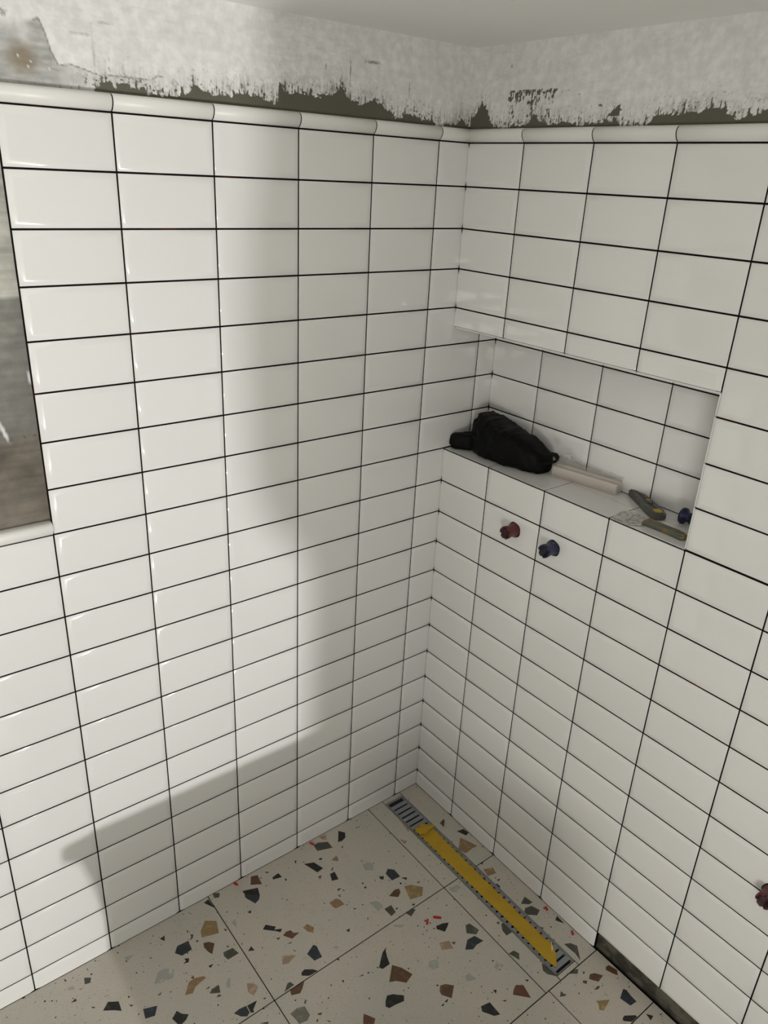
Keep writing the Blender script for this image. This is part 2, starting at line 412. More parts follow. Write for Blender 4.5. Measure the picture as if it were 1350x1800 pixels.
CRK = [(.811,.069),(.824,.061),(.857,.061),(.888,.060),(.923,.059),(.949,.065),(.971,.071),(.993,.067),(1.004,.088),(1.010,.112),(1.019,.136),(1.030,.130),(1.10,.125),(2.0,.12)]
def lerp(tab, s): t = np.array(tab); return np.interp(s, t[:, 0], t[:, 1])
def sm(x): x = np.clip(x, 0, 1); return x*x*(3-2*x)
def base_paint(s, z, seed):
    col = np.ones((len(s), 3)) * np.array([0.80, 0.795, 0.77])
    n = fbm(s, z, seed, 14, 4); col *= (1 + 0.07*n)[:, None]
    br = fbm(s, z, seed+5, (30, 260), 3)                         # brush marks
    col *= (1 - 0.07*sm((br-0.12)*4)*sm(0.5+1.6*vnoise(s, z, seed+9, 9)))[:, None]
    return col
def streak_cem(s, h, B, seed):
    d = h - B
    e = fbm(s, h, seed, 130, 3)*0.010
    cem = 0.5 + (e - d)/0.006
    cem = np.clip(cem, -0.3, 1.3)
    st = fbm(s, h, seed+3, (420, 45), 3)
    near = sm(1 - np.clip(d, 0, 1)/0.040)
    cem2 = 0.28*near + 1.05*st*near
    sp = fbm(s, h, seed+7, 260, 2)
    cem3 = 0.18*near + 0.95*np.clip(sp, 0, 1)*near
    return np.maximum(cem, np.maximum(cem2, cem3))
def fields_left(s, z):
    h = z - H
    col = base_paint(s, z, 3)
    B = lerp(PL, s) - 0.007*sm((s-0.62)/.04) - 0.012*sm((s-0.93)/.05); cem = streak_cem(s, h, B, 11)
    sme = np.clip(fbm(s, h, 501, (300, 36), 4)+0.12, 0, 1)*sm(1-np.clip(h-B, 0, 1)/0.045)*(0.45+1.2*np.clip(fbm(s, h, 505, 16, 2)+.1, 0, 1)); spk = np.clip(fbm(s, h, 509, 330, 2)-0.22, 0, 1)*3*sm(1-np.clip(h-B, 0, 1)/0.07)
    col = col*(1-np.clip(1.3*sme+0.7*spk, 0, .8)[:, None]) + np.array([0.16, 0.15, 0.11])*np.clip(1.3*sme+0.7*spk, 0, .8)[:, None]
    C = lerp(CRK, s); g = sm((s-0.80)/0.03) * sm((C-h)/0.004*0.5+0.5)
    g *= sm((s-0.93)/0.08)*0.75 + 0.25
    edge = sm((s-1.03)/0.02); g = g*(1-edge) + edge*sm((0.135+0.03*fbm(s, h, 31, 40)-h)/0.05)
    grey = np.array([0.36, 0.36, 0.34]); gm = np.clip(g*(0.85+0.35*fbm(s, h, 23, (30, 160), 3)), 0, 1)
    col = col*(1-gm[:, None]) + grey*gm[:, None]
    r = np.hypot((s-1.053)/0.030, (h-0.072)/0.028); bm_ = sm(1.25-r)*0.8
    col = col*(1-bm_[:, None]) + np.array([0.26, 0.20, 0.13])*bm_[:, None]
    slope = np.abs(np.gradient(np.interp(np.linspace(.8, 1.05, 400), *np.array(CRK).T)))
    k = np.interp(s, np.linspace(.8, 1.05, 400), slope/(0.25/399)); w = 0.0014*np.sqrt(1+k*k)
    ck = np.clip(1.2 - np.abs(h - C - 0.002*vnoise(s, h, 3, 250))/w, 0, 1)*((s > .80) & (s < 1.03))
    col *= (1-0.6*ck)[:, None]
    for (cu, ch, ru, rh, a) in ((.305, .145, .016, .0035, .8), (1.075, .136, .006, .006, .6), (.951, .120, .020, .0025, .35), (.904, .142, .014, .002, .35), (.93, .09, .0022, .04, .3), (.365, .12, .0015, .02, .8), (.195, .10, .002, .014, .5), (.43, .125, .002, .006, .6)):
        q = np.clip(1.3-np.hypot((s-cu)/ru, (h-ch)/rh)+1.2*vnoise(s, h, 61, 420), 0, 1)*a; col *= (1-q)[:, None]
    for (cu, ch) in ((1.06, .075), (1.045, .06), (1.04, .068), (.96, .085), (.90, .085), (1.01, .06)):
        q = sm(1.5-np.hypot(s-cu, h-ch)/0.0018); col = col*(1-q[:, None])+0.85*q[:, None]
    # inside the untiled recess
    t = fbm(s, z, 41, 9, 4); f = fbm(s, z, 47, (12, 130), 3)
    up_ = np.array([0.44, 0.43, 0.385])*(1+0.5*t+0.3*f)[:, None]
    mid = np.array([0.185, 0.18, 0.160])*(1+0.45*t+0.25*f)[:, None]
    low = np.array([0.150, 0.132, 0.108])*(1+0.9*t+0.3*f)[:, None]
    lm = sm((-h-0.57+0.05*t)/0.05)[:, None]
    dk = mid*(1-lm) + low*lm
    um = sm((h+0.324+0.004*f)/0.006)[:, None]
    rec = up_*um + dk*(1-um)
    sp = sm((vnoise(s, z, 71, 150)-0.36)*14)*sm(1-np.abs(h+0.60)/0.035)*sm((s-1.10)/.01); rec *= (1-0.55*sp)[:, None]
    for (cu, ch, ru, rh, an) in ((1.175, -.575, .0035, .022, .28), (1.155, -.335, .0016, .010, 0), (1.114, -.475, .0014, .012, 0), (1.116, -.645, .0014, .014, 0)):
        q = sm(1.4-np.hypot((s-cu-an*(h-ch))/ru, (h-ch)/rh)); rec = rec*(1-q[:, None])+0.8*q[:, None]
    m = (sm((0.010-h)/0.04)*(s > 1.10))[:, None]
    col = col*(1-m) + rec*m; cem = cem*(1-m[:, 0])
    dep = 0.0008*fbm(s, z, 77, 60, 3) + 0.0012*np.clip(cem, 0, 1) - 0.0010*ck
    return np.clip(col, 0.01, 0.9), cem, dep
PR = [(-.02,.05),(0,.06),(.012,.07),(.024,.088),(.030,.084),(.048,.065),(.066,.038),(.116,.036),(.143,.036),(.176,.04),(.199,.061),(.214,.048),(.241,.038),(.313,.042),(.332,.034),(.433,.044),(.443,.032),(.5,.031),(.518,.042),(.531,.051),(.564,.05),(.591,.055),(.61,.051),(.648,.059),(.675,.053),(.699,.042),(.716,.039),(.721,.052),(.735,.044),(.755,.056),(.82,.05),(.9,.06),(1.0,.045),(1.2,.055),(1.7,.05)]
def fields_right(s, z):
    h = z - H
    col = base_paint(s, z, 103) * np.array([0.98, 0.985, 0.985])
    B = lerp(PR, s); cem = streak_cem(s, h, B, 111)
    sme = np.clip(fbm(s, h, 521, (300, 36), 4)+0.12, 0, 1)*sm(1-np.clip(h-B, 0, 1)/0.045)*(0.45+1.2*np.clip(fbm(s, h, 525, 16, 2)+.1, 0, 1)); spk = np.clip(fbm(s, h, 529, 330, 2)-0.22, 0, 1)*3*sm(1-np.clip(h-B, 0, 1)/0.07)
    col = col*(1-np.clip(1.3*sme+0.7*spk, 0, .8)[:, None]) + np.array([0.16, 0.15, 0.11])*np.clip(1.3*sme+0.7*spk, 0, .8)[:, None]
    # scraped patch near the corner, then the arc of thin smears further right
    pm = (s > .108+.2*(0.112-h)) & (s < .262-.25*(.112-h)) & (h < .112)
    w = np.clip(0.40 + 0.7*fbm(s, h, 121, (320, 110), 4) + 0.16*sm((h-.092)/.015), 0, 1)
    hole = sm(1.3-np.hypot((s-.155)/.020, (h-.068)/.020)) + sm(1.3-np.hypot((s-.215)/.018, (h-.062)/.024))
    cem = np.maximum(cem, pm*(w - 0.30*hole))
    arc = .075 + 0.03*np.exp(-((s-.29)/.05)**2) - 0.012*sm((s-.33)/.15)
    q = sm(1-np.abs(h-arc)/0.010)*(s > .27)*(s < .45); cem = np.maximum(cem, q*(0.30+0.9*fbm(s, h, 131, 130, 3)))
    tri = (s > .405)*(s < .437)*(h > .052)*(h < .052+(s-.405)*0.75); cem = np.maximum(cem, tri*0.8)
    q = np.clip(1.2-np.hypot((s-.113)/.0035, (h-.161)/.005), 0, 1); col *= (1-.6*q)[:, None]
    q = np.clip(1.2-np.hypot((s-.112)/.002, (h-.158)/.003), 0, 1); col = col*(1-q[:, None])+.85*q[:, None]
    dep = 0.0006*fbm(s, z, 177, 40, 3) + 0.0012*np.clip(cem, 0, 1) + 0.0012*sm((fbm(s, h, 181, 22, 2)-.1)*3)*sm(1-np.abs(h-.10)/.03)
    return np.clip(col, 0.01, 0.9), cem, dep

LZ = rowz(8)                    # ledge height
SOF = H - 0.457                 # underside of the niche
ND = 0.1714                     # niche depth
YJ = -(0.1866 + 3*RU)           # right end of the niche
FE = 0.003                      # floor edge
wall_left = obj('wall_left', boxes((XL, 0.30, 0.0125, 0.15, -0.15, CEIL)), M['mortar'], kind='structure')
obj('added_fill_blocker', boxes((XL, -2.12, -1.96, -1.90, -0.01, 1.02)), M['room'], kind='structure')  # unseen block added to keep the fill off the lower left wall
ragged_wall('plaster_coat', wall_left, 'L', -0.0125, 1.95, H-0.01, CEIL, 0.0025, fields_left)
ragged_wall('plaster_coat', wall_left, 'L', 1.09, 1.95, LZ-0.01, H-0.01, 0.004, fields_left)
obj('plaster_coat', boxes((XL, -1.95, 0.010, 0.0125, 0, CEIL)), M['room'], wall_left)
U0 = 0.0997
CU = [U0 + RU*c for c in range(9)]      # joints of the left wall, measured from the corner
obj('grout_bed', boxes((-CU[5]+0.0005, ND+0.009, 0.0004, 0.0124, 0, H+0.002), (-CU[8], -CU[5]+0.0005, 0.0004, 0.0124, 0, LZ+0.002)), M['grout'], wall_left)
wall_right = obj('wall_right', boxes((0.0125, 0.30, YB, 0.0125, -0.15, LZ-0.01), (0.0125, 0.30, YB, 0.0125, SOF+0.01, CEIL), (ND+0.010, 0.30, YB, 0.0125, LZ-0.01, SOF+0.01), (0.0125, ND+0.010, YB, YJ-0.010, LZ-0.01, SOF+0.01)), M['mortar'], kind='structure')
ragged_wall('plaster_coat', wall_right, 'R', -0.0125, 1.70, H-0.01, CEIL, 0.0025, fields_right)
obj('plaster_coat', boxes((0.010, 0.0125, YB, -1.70, 0.0, CEIL)), M['room'], wall_right)
R1 = 0.1866
RV = [0.0] + [R1 + RU*c for c in range(8)]
obj('grout_bed', boxes((0.0004, 0.0124, YJ, 0, 0, LZ-0.001), (0.0004, 0.0124, -RV[7], YJ, rowz(20)+0.001, LZ-0.001), (0.0004, 0.0124, -RV[7], YJ-0.0012, LZ-0.001, SOF), (0.0004, 0.0124, -RV[7], 0, SOF+0.0012, H+0.002),
    (0.0012, ND+0.0099, YJ-0.0100, 0, LZ-0.0100, LZ-0.0024), (-0.0004, 0.0006, YJ+0.001, -0.003, LZ-0.0060, LZ-0.0007), (ND+0.0012, ND+0.0099, YJ, 0, LZ-0.001, SOF+0.009), (0.0124, ND+0.0010, YJ, 0, SOF+0.0012, SOF+0.0095), (0.0124, ND+0.0010, YJ-0.0098, YJ-0.0012, LZ-0.001, SOF)), M['grout'], wall_right)

# ---------------------------------------------------------------- bevelled wall tiles
BV, RISE = 0.0128, 0.0031
CACHE = {}
def tile_mesh(w, h, fl, thick=0.007):
    """fl: bevels present on left, right, bottom, top. origin at the centre, face towards +Z"""
    key = (round(w, 4), round(h, 4), fl)
    if key in CACHE: return CACHE[key]
    bm = bmesh.new()
    def ring(d, z, flat):
        L = d if fl[0] else flat; R = d if fl[1] else flat; B = d if fl[2] else flat; T = d if fl[3] else flat
        return [bm.verts.new(c) for c in ((-w/2+L, -h/2+B, z), (w/2-R, -h/2+B, z), (w/2-R, h/2-T, z), (-w/2+L, h/2-T, z))]
    def zc(v, z):      # a cut side has no bevel: its edge stays at full height
        pass
    rs = [ring(0, -thick, 0), ring(0, 0.0, 0), ring(0.0007, 0.0006, 0), ring(BV-0.0010, RISE-0.0003, 0), ring(BV, RISE-0.00005, 0), ring(BV+0.0006, RISE, 0)]
    sides = {0: fl[2], 1: fl[1], 2: fl[3], 3: fl[0]}          # face i runs along bottom, right, top, left
    for k_, (a, b) in enumerate(zip(rs, rs[1:])):
        for i in range(4):
            f = bm.faces.new((a[i], a[(i+1) % 4], b[(i+1) % 4], b[i])); f.smooth = k_ > 0 and bool(sides[i])
            if k_ > 0 and not sides[i]:
                for e in f.edges: e.smooth = False
    f = bm.faces.new(rs[-1]); f.smooth = True
    me = bpy.data.meshes.new('wall_tile'); bm.to_mesh(me); bm.free(); me.materials.append(M['tile'])
    CACHE[key] = me; return me
def frame(o, ex, ey):
    ez = Vector(ex).cross(Vector(ey)); m = Matrix((ex, ey, ez)).transposed().to_4x4(); m.translation = o; return m
rng = random.Random(5)
def place_tile(parent, origin, ex, ey, u0, u1, v0, v1, fl=(1,1,1,1), name='tile', gu=0.0032, gv=0.0037):
    w = (u1-u0)-gu; h = (v1-v0)-gv
    if w < 0.004 or h < 0.004: return
    c = Vector(origin) + Vector(ex)*((u0+u1)/2) + Vector(ey)*((v0+v1)/2)
    m = frame(c, ex, ey)
    tilt = Matrix.Rotation(rng.gauss(0, 0.0010), 4, 'X') @ Matrix.Rotation(rng.gauss(0, 0.0010), 4, 'Y')
    return obj(name, tile_mesh(w, h, fl), None, parent, m @ tilt)
EXL, EYL = (1, 0, 0), (0, 0, 1)
for r in range(21):
    z1 = rowz(r); z0 = rowz(r+1) if r < 20 else 0.0
    fl_b = 0 if r == 20 else 1
    for c in range(8):
        if c >= 5 and r < 8: continue
        place_tile(wall_left, (0,0,0), EXL, EYL, -CU[c+1], -CU[c], z0, z1, (1,1,fl_b,1))
    if r < 4 or r > 7: place_tile(wall_left, (0,0,0), EXL, EYL, -CU[0], 0.0005, z0, z1, (1,0,fl_b,1))
    else:
        place_tile(wall_left, (0,0,0), EXL, EYL, -CU[0], -CU[0]+RU, z0, z1, (1,1,1,1))
        if r > 4: place_tile(wall_left, (0,0,0), EXL, EYL, -CU[0]+RU, ND, z0, z1, (1,0,1,1))
        else: place_tile(wall_left, (0,0,0), EXL, EYL, -CU[0]+RU, ND, z0, SOF, (1,0,1,0))
EXR, EYR = (0, -1, 0), (0, 0, 1)
for r in range(21):
    z1 = rowz(r); z0 = rowz(r+1) if r < 20 else 0.0
    for c in range(7):
        a, b = RV[c], RV[c+1]
        if r == 20 and c >= 4: continue
        fl = [0 if c == 0 else 1, 1, 0 if r == 20 else 1, 1]
        lo_ = z0
        if c < 4:
            if r in (5, 6, 7): continue
            if r == 4: lo_ = SOF+0.0010; fl[2] = 0
            if r == 8: fl[3] = 0; z1 = LZ-0.0015
        if c == 4 and 4 < r < 8: pass
        place_tile(wall_right, (0,0,0), EXR, EYR, a + (0.0028 if c == 0 else 0), b, lo_, z1, tuple(fl))
# niche: back wall, ledge, right jamb, underside
BO = 0.1798
BC = [0.0028, BO, BO+RU, BO+2*RU, -YJ]
for r in (5, 6, 7):
    for c in range(4): place_tile(wall_right, (ND,0,0), EXR, EYR, BC[c], BC[c+1], rowz(r+1), rowz(r), (0 if c == 0 else 1, 1 if c < 3 else 0, 1 if r < 7 else 0, 1))
for c in range(4): place_tile(wall_right, (ND,0,0), EXR, EYR, BC[c], BC[c+1], rowz(5), SOF, (0 if c == 0 else 1, 1 if c < 3 else 0, 1, 0))
LC = [0.0030, R1, R1+RU, R1+2*RU, -YJ]
for c in range(4):
    place_tile(wall_right, (0,0,LZ-RISE), (0,-1,0), (1,0,0), LC[c], LC[c+1], -0.0010, 0.1015, (0,0,0,0), gv=0.0022)
    place_tile(wall_right, (0,0,LZ-RISE), (0,-1,0), (1,0,0), LC[c], LC[c+1], 0.1015, ND-0.002, (0,0,0,0), gv=0.0022)
    place_tile(wall_right, (0,0,SOF), (0,1,0), (1,0,0), -LC[c+1], -LC[c], 0.001, 0.1, (0,0,0,0))
    place_tile(wall_right, (0,0,SOF), (0,1,0), (1,0,0), -LC[c+1], -LC[c], 0.1, ND-0.002, (0,0,0,0))
for r in (4, 5, 6, 7):
    z1 = rowz(r) if r > 4 else SOF
    place_tile(wall_right, (0,YJ+0.0005,0), (-1,0,0), (0,0,1), -ND+0.002, -0.0015, rowz(r+1), z1, (0,0,0,0))

# capping pieces with a rounded nose
CAPP = [(0.0100,-0.0005),(0.0,0.0),(-0.0025,0.0006),(-0.0070,0.0050),(-0.0105,0.0110),(-0.0118,0.0170),(-0.0108,0.0230),(-0.0075,0.0272),(-0.0020,0.0296),(0.0040,0.0302),(0.0098,0.0302)]
def cap_mesh(w):
    key = ('cap', round(w, 4))
    if key in CACHE: return CACHE[key]
    bm = bmesh.new(); rings = []
    for x, s in ((-w/2, 0.93), (-w/2+0.0008, 1), (w/2-0.0008, 1), (w/2, 0.93)):
        rings.append([bm.verts.new((x, 0.0015+(z-0.0015-0.0142)*s+0.0142, -y*s)) for y, z in CAPP])
    for a, b in zip(rings, rings[1:]):
        for i in range(len(CAPP)): j = (i+1) % len(CAPP); bm.faces.new((a[i], b[i], b[j], a[j]))
    bm.faces.new(rings[0]); bm.faces.new(rings[-1][::-1]); bmesh.ops.recalc_face_normals(bm, faces=bm.faces)
    me = bpy.data.meshes.new('capping_tile'); smooth_bm(bm).to_mesh(me); bm.free(); me.materials.append(M['trim']); CACHE[key] = me; return me
def cap(parent, origin, ex, ey, u0, u1, z):
    c = Vector(origin) + Vector(ex)*((u0+u1)/2) + Vector(ey)*z
    obj('capping_tile', cap_mesh(u1-u0-0.0022), None, parent, frame(c, ex, ey))
for c in range(5): cap(wall_left, (0,0,0), EXL, EYL, -CU[c+1], -CU[c], H+0.0015)
cap(wall_left, (0,0,0), EXL, EYL, -CU[0], 0.004, H+0.0015)
for c in range(5, 8): cap(wall_left, (0,0,0), EXL, EYL, -CU[c+1], -CU[c], LZ+0.0012)
for c in range(7): cap(wall_right, (0,0,0), EXR, EYR, RV[c]-(0.004 if c == 0 else 0), RV[c+1], H+0.0015)

def cap_grout(parent, origin, ex, ey, u0, u1, z):
    bm = bmesh.new(); A = []
    for x in (-(u1-u0)/2, (u1-u0)/2): A.append([bm.verts.new((x, 0.0150+(zz-0.0150)*0.95, -(y*0.94+0.0002))) for y, zz in CAPP])
    for i in range(len(CAPP)): j = (i+1) % len(CAPP); bm.faces.new((A[0][i], A[1][i], A[1][j], A[0][j]))
    bm.faces.new(A[0]); bm.faces.new(A[1][::-1]); bmesh.ops.recalc_face_normals(bm, faces=bm.faces)
    c = Vector(origin) + Vector(ex)*((u0+u1)/2) + Vector(ey)*z
    obj('grout_bed', bm, M['grout'], parent, frame(c, ex, ey))
cap_grout(wall_left, (0,0,0), EXL, EYL, -CU[5]+0.002, 0.0, H+0.0015)
cap_grout(wall_left, (0,0,0), EXL, EYL, -CU[8], -CU[5]-0.002, LZ+0.0012)
cap_grout(wall_right, (0,0,0), EXR, EYR, 0.0, RV[7]-0.002, H+0.0015)

# mortar showing under the right wall where the last row is missing
def rough_strip():
    ns, nz = 360, 26; S, Z = np.meshgrid(np.linspace(-YJ, 1.70, ns+1), np.linspace(-0.012, rowz(20)+0.003, nz+1)); S = S.ravel(); Z = Z.ravel()
    D = 0.0095 + 0.0045*fbm(S, Z, 201, 35, 4) - 0.003*sm((fbm(S, Z, 207, (10, 45), 3)-0.1)*4)*0 + 0.006*sm((0.016-Z)/0.012)
    i = (np.arange(nz)[:, None]*(ns+1) + np.arange(ns)[None, :]).ravel()
    me = bpy.data.meshes.new('mortar_strip'); me.from_pydata(np.stack([np.minimum(D, 0.0124), -S, Z], 1).tolist(), [], np.stack([i, i+ns+1, i+ns+2, i+1], 1).tolist()); smooth(me); return me
obj('mortar_strip', rough_strip(), M['mortar'], wall_right)

# ---------------------------------------------------------------- terrazzo floor
G = 0.0014
XA, XB, YA, YC = -0.2182, -0.8205, -0.3925, -0.8040
DX0, DX1 = -0.1568, -0.0795
YD0, YD1 = -0.019, -0.7885
FT = [(XB, XA, YA, -0.0015), (XB, XA, YC, YA), (XB-0.6023, XB, YA, -0.0015), (XB-0.6023, XB, YC-0.19, YA), (XB-1.205, XB-0.6023, YA, -0.0015), (XB-1.205, XB-0.6023, YC-0.19, YA),
      (XA, DX0, YA, -0.0015), (XA, DX0, YC, YA), (DX1, -0.0015, YA, -0.0015), (DX1, -0.0015, YC, YA),
      (DX0, DX1, YD0, -0.0015), (DX0, DX1, YC, YD1),
      (-0.2068, FE-0.003, -0.9915, YC), (-0.2068, FE-0.003, -1.390, -0.9915), (-0.809, -0.2068, -1.390, YC), (-1.41, -0.809, -1.60, YC-0.19)]
def clip_poly(P, r):
    x0, x1, y0, y1 = r
    for ax, val, sg in ((0, x0, 1), (0, x1, -1), (1, y0, 1), (1, y1, -1)):
        out = []
        for i in range(len(P)):
            a, b = P[i-1], P[i]; ia = (a[ax]-val)*sg >= 0; ib = (b[ax]-val)*sg >= 0
            if ia != ib:
                t = (val-a[ax])/(b[ax]-a[ax]); out.append((a[0]+t*(b[0]-a[0]), a[1]+t*(b[1]-a[1])))
            if ib: out.append(b)
        P = out
        if len(P) < 3: return []
    return P
def area(P): return abs(sum(P[i-1][0]*P[i][1]-P[i][0]*P[i-1][1] for i in range(len(P))))/2
CHIPS = []; SEEN = []
for ln in CHIP_DATA.strip().splitlines():
    k, *pp = ln.split(); P = [tuple(int(v)/1000 for v in q.split(',')) for q in pp]
    cx = sum(q[0] for q in P)/len(P); cy = sum(q[1] for q in P)/len(P); A = abs(sum(P[i-1][0]*P[i][1]-P[i][0]*P[i-1][1] for i in range(len(P))))/2
    if any(math.hypot(cx-c[0], cy-c[1]) < 0.011 and 0.4 < A/c[2] < 2.5 for c in SEEN): continue      # the same chip noted twice
    SEEN.append((cx, cy, A)); CHIPS.append((k, P))
# further chips where the photograph does not look, so that the floor goes on in the same way
rc = random.Random(77)
def shard(cx, cy, r, n):
    a0 = rc.uniform(0, 6.28); el = rc.uniform(0.55, 1.0); th = rc.uniform(0, 3.14)
    P = []
    for i in range(n):
        a = a0 + (i+rc.uniform(-.3, .3))*6.283/n; q = r*rc.uniform(0.7, 1.15); x = q*math.cos(a); y = q*el*math.sin(a)
        P.append((cx + x*math.cos(th)-y*math.sin(th), cy + x*math.sin(th)+y*math.cos(th)))
    return P
for _ in range(90):
    x, y = rc.uniform(-2.0, 0), rc.uniform(-1.6, 0)
    if y > -0.93 and x > -1.30 and (y > -0.75 or x > -0.50): continue
    if x > -0.35 and y > -1.1: continue
    CHIPS.append((rc.choice('kkkngbbtarlpm'), shard(x, y, rc.uniform(0.009, 0.022), rc.choice((4, 5, 6)))))
SPK = []
for _ in range(3600):
    x, y = rc.uniform(-2.0, 0), rc.uniform(-1.6, 0)
    SPK.append((rc.choice('kkkkbbgg'), shard(x, y, rc.choice((0.0009, 0.0012, 0.0016, 0.0016, 0.0022, 0.0030)), rc.choice((3, 4, 5)))))
def poly_prism(bm, P, z0, z1):
    if area(P) < 1e-8: return
    s = sum(P[i-1][0]*P[i][1]-P[i][0]*P[i-1][1] for i in range(len(P)))
    if s < 0: P = P[::-1]
    a = [bm.verts.new((x, y, z0)) for x, y in P]; b = [bm.verts.new((x, y, z1)) for x, y in P]
    bm.faces.new(b)
    for i in range(len(P)): j = (i+1) % len(P); bm.faces.new((a[i], a[j], b[j], b[i]))
for r in FT:
    x0, x1, y0, y1 = r; q = (x0+G, x1-G, y0+G, y1-G)
    bm = bmesh.new(); cx, cy = (x0+x1)/2, (y0+y1)/2
    # a slab with a fine arris
    rings = []
    for d, z in ((0, -0.0060), (0, -0.0006), (0.0006, 0.0)):
        rings.append([bm.verts.new(c) for c in ((q[0]+d, q[2]+d, z), (q[1]-d, q[2]+d, z), (q[1]-d, q[3]-d, z), (q[0]+d, q[3]-d, z))])
    for a, b in zip(rings, rings[1:]):
        for i in range(4): bm.faces.new((a[i], a[(i+1) % 4], b[(i+1) % 4], b[i]))
    bm.faces.new(rings[-1]); bm.faces.new(rings[0][::-1])
    t = obj('floor_tile', bm, M['terrazzo'], floor)
    q2 = (q[0]+0.0003, q[1]-0.0003, q[2]+0.0003, q[3]-0.0003)
    small = {}
    big_here = []
    for ci, (k, P) in enumerate(CHIPS):
        C = clip_poly(P, q2)
        if not C or area(C) < 2e-6: continue
        if area(C) > 7.0e-5:
            b = bmesh.new(); poly_prism(b, C, -0.001, 0.00022+ci*8e-7); obj('stone_chip', b, M['chip_'+k], t)
            xs = [c[0] for c in C]; ys = [c[1] for c in C]; big_here.append((min(xs), max(xs), min(ys), max(ys)))
        else: small.setdefault(k, []).append(C)
    for k, P in SPK:
        C = clip_poly(P, q2)
        if not C: continue
        if any(b[0] < C[0][0] < b[1] and b[2] < C[0][1] < b[3] for b in big_here): continue
        small.setdefault(k, []).append(C)
    if small:
        b = bmesh.new(); ks = sorted(small); me = bpy.data.meshes.new('small_chips')
        for i, k in enumerate(ks):
            n0 = len(b.faces)
            for C in small[k]: poly_prism(b, C, -0.0005, 0.00018)
            b.faces.ensure_lookup_table()
            for f in b.faces[n0:]: f.material_index = i
        b.to_mesh(me); b.free()
        for k in ks: me.materials.append(M['chip_'+k])
        obj('small_chips', me, None, t, kind='stuff')

# ---------------------------------------------------------------- linear drain
dr = empty('linear_drain', (-0.118, -0.404, 0), 'long narrow steel slot drain sunk in the terrazzo beside the right wall', 'drain')
dr.location = (0, 0, 0)
obj('channel', boxes((DX0+0.001, DX1-0.001, YD1+0.001, YD0-0.001, -0.0108, -0.0095)), M['steel_dark'], dr)
FX0, FX1 = DX0+0.0012, DX1-0.0012
obj('frame', boxes((FX0, FX0+0.0012, YD1+0.0012, YD0-0.0012, -0.0095, 0.0003), (FX1-0.0012, FX1, YD1+0.0012, YD0-0.0012, -0.0095, 0.0003), (FX0, FX1, YD0-0.0024, YD0-0.0012, -0.0095, 0.0003), (FX0, FX1, YD1+0.0012, YD1+0.0024, -0.0095, 0.0003)), M['steel_edge'], dr)
RX0, RX1 = FX0+0.0038, FX1-0.0038
obj('side_rail', boxes((RX0, RX0+0.0028, YD1+0.005, YD0-0.005, -0.0085, -0.0004)), M['steel'], dr)
obj('side_rail', boxes((RX1-0.0028, RX1, YD1+0.005, YD0-0.005, -0.0085, -0.0004)), M['steel'], dr)
P_ = 0.0212; k = 0; y = -0.0386 + P_
bar = bmesh.new(); box(bar, RX0+0.003, RX1-0.003, -0.0073, 0.0073, -0.004, -0.0006); bmesh.ops.bevel(bar, geom=bar.edges[:], offset=0.0006, segments=1)
bme = bpy.data.meshes.new('grate_bar'); bar.to_mesh(bme); bar.free(); bme.materials.append(M['steel'])
while True:
    yc = -0.0386 + P_*0.5 - P_*k
    if yc < YD1+0.012: break
    if yc < YD0-0.010: obj('grate_bar', bme, None, dr, Matrix.Translation((0, yc, 0)))
    k += 1
# protective film lying on the grate
fl = empty('protective_film', (-0.12, -0.47, 0.001), 'torn strip of yellow protective film covering the middle of the floor drain grate', 'film')
def film_strip():
    nt, ny = 14, 260; V = []; F = []
    for j in range(ny+1):
        for i in range(nt+1):
            t = i/nt; v = j/ny
            y0 = np.interp(t, [0, .3, 1], [-.190, -.196, -.186]); y1 = np.interp(t, [0, .05, .12, .5, .75, 1], [-.745, -.762, -.774, -.757, -.742, -.716])
            y = y0 + v*(y1-y0)
            a = np.array([y*1.0]); 
            jl = float(0.0032*vnoise(a, a*0, 5, 130)[0] + 0.0022*vnoise(a, a*0, 6, 300)[0]); jr = float(0.0040*vnoise(a, a*0, 7, 100)[0] + 0.0025*vnoise(a, a*0, 8, 260)[0])
            sc = 0.0016*max(0, math.cos((y+0.0386)/P_*6.283))
            xl = np.interp(y, [-.775, -.6, -.45, -.19], [-.1475, -.1425, -.1460, -.1485]) + jl + sc; xr = np.interp(y, [-.775, -.69, -.45, -.19], [-.094, -.0945, -.0945, -.0905]) + jr - sc
            x = xl + t*(xr-xl)
            lift = 0.004*max(0, (v-0.95)/0.05)**2*(t if t < .9 else .9) + 0.0004*math.sin(y*90+t*3)
            V.append((x+0.12, y+0.47, 0.0004+max(0, lift)))
    for j in range(ny):
        for i in range(nt): a = j*(nt+1)+i; F.append((a, a+nt+1, a+nt+2, a+1))
    me = bpy.data.meshes.new('film_strip'); me.from_pydata(V, [], F); smooth(me); return me
fs = obj('film_strip', film_strip(), M['film'], fl); md = fs.modifiers.new('t', 'SOLIDIFY'); md.thickness = 0.0003; md.offset = 1
def crumple(outline, h, seed, n=3):
    """fan patch over an outline (world x, y) with crumpled height"""
    bm = bmesh.new(); vs = [bm.verts.new((x, y, 0)) for x, y in outline]; f = bm.faces.new(vs); bmesh.ops.triangulate(bm, faces=[f])
    bmesh.ops.subdivide_edges(bm, edges=bm.edges[:], cuts=n, use_grid_fill=True)
    cx = sum(x for x, y in outline)/len(outline); cy = sum(y for x, y in outline)/len(outline)
    for v in bm.verts:
        a = np.array([v.co.x]); b = np.array([v.co.y]); w = float(fbm(a, b, seed, 55, 3)[0]); w2 = float(fbm(a, b, seed+3, 120, 2)[0])
        v.co.z = h*(0.55 + 0.9*w + 0.3*w2); v.co.x += 0.003*w2; v.co.y += 0.003*w
    return smooth_bm(bm)
